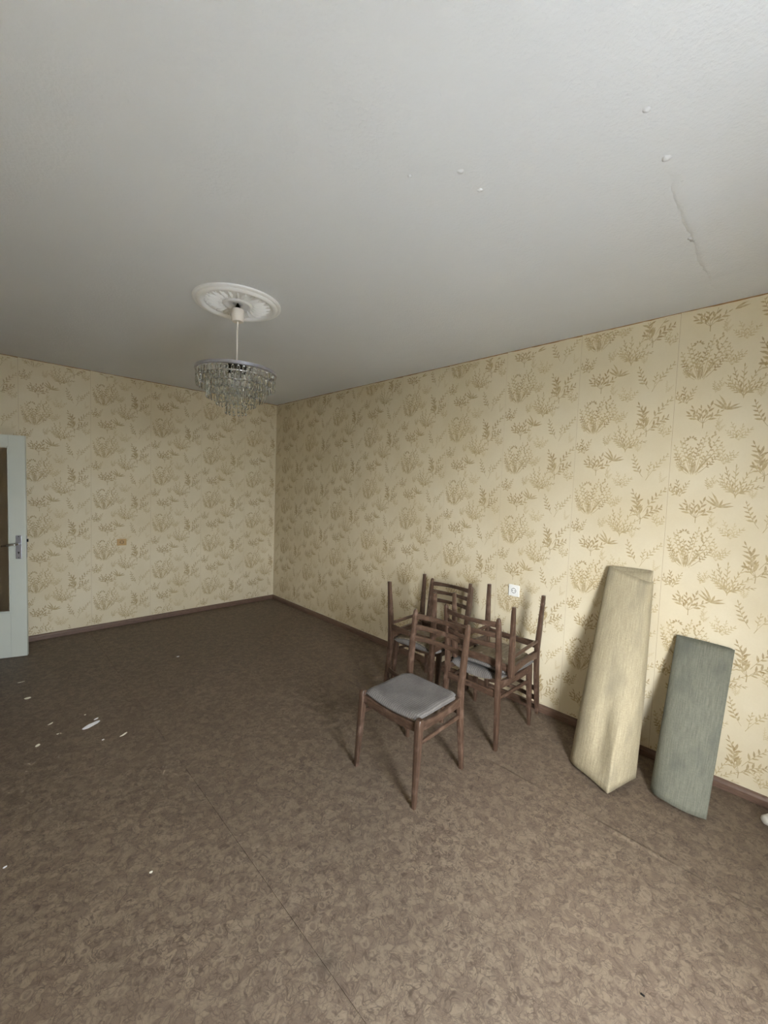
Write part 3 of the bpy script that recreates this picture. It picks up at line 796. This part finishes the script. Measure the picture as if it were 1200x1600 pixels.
socket('wall_socket', 'white square power socket on the long wall above the chairs', FR @ Matrix.Translation((3.587, 0.839, 0)), .086, .086, 'plastic', .021)
socket('wall_socket', 'yellowed power socket on the far wall near the door', FB @ Matrix.Translation((-1.817, 0.903, 0)), .088, .070, 'cream', .020)

# ------------------------------------------------------------------ ceiling rose and chandelier
RX, RY = -1.783, -2.643
rose = empty('ceiling_rose', (RX, RY, H)); tag(rose, 'round white ornamental ceiling rose around the chandelier hook', 'ceiling rose')
bm = bmesh.new()
lathe(bm, [(.250, 0), (.250, -.008), (.244, -.013), (.236, -.014), (.231, -.011), (.228, -.017), (.220, -.024), (.208, -.025), (.199, -.019), (.195, -.011), (.188, -.009)], 72)
link('rim_moulding', bm_mesh(bm, 'rim_moulding', True, 50), rose, M['white'])
bm = bmesh.new(); lathe(bm, [(.190, -.0085), (.120, -.0085), (.078, -.0085)], 72)
link('rose_field', bm_mesh(bm, 'rose_field', True), rose, M['white'])
bm = bmesh.new(); lathe(bm, [(.084, -.008), (.081, -.016), (.074, -.019), (.066, -.016), (.062, -.009), (.050, -.006), (.030, -.006)], 56)
link('inner_ring', bm_mesh(bm, 'inner_ring', True, 50), rose, M['white'])
# acanthus leaves: one leaf mesh, repeated round the field
def acanthus():
    bm = bmesh.new(); rows = []
    for i in range(9):
        f = i/8; r = .088+.100*f; w = .0085*math.sin(math.pi*min(1, .12+f*.86))**.7*(1+.25*math.sin(f*22)); hgt = .004+.015*math.sin(math.pi*f)**.8
        off = .012*math.sin(f*2.6)
        rows.append([bm.verts.new((r, off+w*k, -.0085-hgt*(1-abs(k))**.6+(.002 if k == 0 else 0))) for k in (-1, -.5, 0, .5, 1)])
    for a, b in zip(rows[:-1], rows[1:]):
        for k in range(4): bm.faces.new((a[k], a[k+1], b[k+1], b[k]))
    me = bm_mesh(bm, 'acanthus_leaf', True, 50); me.materials.append(M['white']); return me
al = acanthus()
for k in range(24):
    o = link('acanthus_leaf', al, rose); o.rotation_euler = (0, 0, 2*PI*k/24)
bm = bmesh.new(); bmesh.ops.create_uvsphere(bm, u_segments=10, v_segments=6, radius=.0062)
bead = bm_mesh(bm, 'relief_bead', True); bead.materials.append(M['white'])
for k in range(24):
    for rr, s in ((.176, 1.0), (.105, .8)):
        a = 2*PI*(k+.5)/24; o = link('relief_bead', bead, rose); o.location = (rr*math.cos(a), rr*math.sin(a), -.0095); o.scale = (s*1.5, s, s*.9); o.rotation_euler = (0, 0, a)

ch = empty('chandelier', (RX, RY, 0)); tag(ch, 'tiered crystal chandelier hanging on a thin rod from the ceiling rose', 'chandelier')
def cpart(name, prof, mat, seg=40, sharp=40):
    bm = bmesh.new(); lathe(bm, prof, seg); return link(name, bm_mesh(bm, name, True, sharp), ch, M[mat])
cpart('hook', [(.004, 2.648), (.012, 2.63), (.024, 2.612), (.024, 2.598), (.003, 2.596)], 'gun', 16)
cpart('ceiling_cup', [(.034, 2.612), (.037, 2.608), (.036, 2.57), (.035, 2.546), (.031, 2.541), (.006, 2.540)], 'rod')
cpart('rod', [(.0048, 2.55), (.0048, 2.292)], 'rod', 12)
cpart('top_plate', [(.006, 2.306), (.018, 2.302), (.046, 2.292), (.056, 2.282), (.056, 2.276), (.020, 2.272), (.005, 2.272)], 'gun')
# frame rings and spokes
RIMZ = 2.246
cpart('rim_ring', [(.230, RIMZ+.008), (.234, RIMZ+.006), (.234, RIMZ-.009), (.230, RIMZ-.011), (.222, RIMZ-.011), (.219, RIMZ-.009), (.219, RIMZ+.006), (.222, RIMZ+.008), (.230, RIMZ+.008)], 'alu', 64, 50)
TIERS = [(.224, RIMZ-.010, 2, 48), (.168, RIMZ-.030, 3, 38), (.112, RIMZ-.068, 3, 26), (.060, RIMZ-.118, 3, 14)]
for r, z, nn, cnt in TIERS[1:]:
    cpart('tier_ring', [(r+.003, z+.004), (r+.003, z-.002), (r-.003, z-.002), (r-.003, z+.004), (r+.003, z+.004)], 'chrome', 48, 30)
for k in range(8):
    a = 2*PI*k/8; d = Vector((math.cos(a), math.sin(a), 0))
    bm = bmesh.new(); tube(bm, [d*.05+Vector((0, 0, 2.278)), d*.12+Vector((0, 0, 2.262)), d*.222+Vector((0, 0, RIMZ))], [.0026]*3, 6)
    link('spoke', bm_mesh(bm, 'spoke', True), ch, M['chrome'])
for k in range(4):
    a = 2*PI*k/4+.4; d = Vector((math.cos(a), math.sin(a), 0))
    bm = bmesh.new(); tube(bm, [Vector((0, 0, 2.275))+d*.02, d*.04+Vector((0, 0, 2.24)), d*.168+Vector((0, 0, TIERS[1][1]))], [.0022]*3, 6); tube(bm, [Vector((0, 0, 2.27))+d*.015, d*.112+Vector((0, 0, TIERS[2][1]))], [.0022]*2, 6); tube(bm, [Vector((0, 0, 2.26))+d*.01, d*.060+Vector((0, 0, TIERS[3][1]))], [.0022]*2, 6)
    link('support_arm', bm_mesh(bm, 'support_arm', True), ch, M['chrome'])
    hd = d*.052
    bm = bmesh.new(); tube(bm, [hd+Vector((0, 0, 2.272)), hd+Vector((0, 0, 2.225))], [.014, .014], 12)
    so = link('lamp_socket', bm_mesh(bm, 'lamp_socket', True, 40), ch, M['gun'])
    bm = bmesh.new(); lathe(bm, [(.009, 2.226), (.010, 2.215), (.017, 2.200), (.019, 2.188), (.014, 2.174), (.004, 2.167), (.0003, 2.1665)], 14, hd.x, hd.y)
    link('bulb', bm_mesh(bm, 'bulb', True), so, M['plastic'])
def pendant(nseg, seglen=.046):
    """string of flat faceted crystal bars hung one below the other, local z down from 0"""
    bm = bmesh.new(); z = 0
    for k in range(nseg):
        w, t = .0078, .0042
        prof = [(0.25, -.004), (1.0, -.011), (1.0, -seglen+.009), (0.15, -seglen+.001)]
        rings = [[bm.verts.new((sx*t*s, sy*w*s, z+zz)) for sx, sy in ((1, .45), (.55, 1), (-.55, 1), (-1, .45), (-1, -.45), (-.55, -1), (.55, -1), (1, -.45))] for s, zz in prof]
        for a, b in zip(rings[:-1], rings[1:]):
            for i in range(8): bm.faces.new((a[i], b[i], b[(i+1) % 8], a[(i+1) % 8]))
        bm.faces.new(rings[0]); bm.faces.new(list(reversed(rings[-1])))
        z -= seglen
    me = bm_mesh(bm, 'crystal_string'); me.materials.append(M['crystal']); return me
PEND = {n: pendant(n) for n in (2, 3)}
for r, z, nn, cnt in TIERS:
    for k in range(cnt):
        a = 2*PI*k/cnt
        o = link('crystal_string', PEND[nn], ch); o.location = (r*math.cos(a), r*math.sin(a), z); o.rotation_euler = (0, 0, a)

# ------------------------------------------------------------------ paint flakes on the floor
FL_ = [((-2.414, -1.992), .115, .040, .47, 'flake', 'largest long white paint flake on the floor near the door'),
       ((-2.374, -1.930), .036, .014, .5, 'flake', 'small white sliver touching the tip of the largest paint flake'),
       ((-2.676, -1.321), .040, .030, .2, 'flake2', 'pale paint chip on the floor nearest the door'),
       ((-2.285, -2.238), .050, .014, .55, 'flake2', 'narrow cream paint sliver to the right of the largest flake'),
       ((-2.677, -2.038), .030, .020, .9, 'flake2', 'small cream paint chip left of the largest flake, nearer the viewer'),
       ((-2.596, -1.812), .034, .012, .6, 'flake2', 'thin curled paint sliver left of the largest flake'),
       ((-1.643, -1.234), .026, .020, .1, 'flake', 'lone white paint crumb in the middle of the floor before the far wall'),
       ((-2.692, -0.992), .045, .008, .1, 'flake2', 'faint thin paint shred on the floor beside the door bottom'),
       ((-2.388, -2.217), .014, .012, .3, 'flake', 'tiny white crumb just in front of the largest flake'),
       ((-2.418, -1.828), .012, .012, .3, 'flake2', 'tiny crumb just behind the largest flake'),
       ((-2.578, -1.974), .013, .010, .3, 'flake2', 'tiny dull crumb just left of the largest flake'),
       ((-2.850, -2.934), .014, .008, .4, 'flake', 'tiny white crumb at the left picture edge'),
       ((-2.430, -3.346), .012, .012, .4, 'flake2', 'tiny pale crumb alone on the near left floor')]
for i, ((x, y), L, W, a, mt, lab) in enumerate(FL_):
    rnd = random.Random(30+i); bm = bmesh.new(); n = 12
    # long axis runs roughly along the viewer's right-and-away direction
    up_, lo_ = [], []
    for k in range(n):
        th = 2*PI*k/n; rr = rnd.uniform(.82, 1.12)
        px, py = math.cos(th)*L/2*rr, math.sin(th)*W/2*rr
        curl = .0012+.004*(abs(px)/(L/2))**2*min(1, L/.05)*.5
        lo_.append(bm.verts.new((px, py, curl-.0010))); up_.append(bm.verts.new((px, py, curl)))
    c1 = bm.verts.new((0, 0, .0012)); c0 = bm.verts.new((0, 0, .0002))
    for k in range(n):
        j = (k+1) % n
        bm.faces.new((up_[k], up_[j], c1)); bm.faces.new((lo_[j], lo_[k], c0)); bm.faces.new((up_[k], lo_[k], lo_[j], up_[j]))
    o = link('paint_flake', bm_mesh(bm, 'paint_flake'), None, M[mt]); o.location = (x, y, 0.0002); o.rotation_euler = (0, 0, a)
    tag(o, lab, 'paint flake', 'paint flakes on the floor')
bm = bmesh.new(); box(bm, -.003, .003, -.006, .006, 0, .003, .001)
o = link('floor_crumb', bm_mesh(bm, 'floor_crumb'), None, M['dark']); o.location = (-1.421, -4.834, 0.0002)
tag(o, 'tiny black crumb on the near right floor', 'crumb')
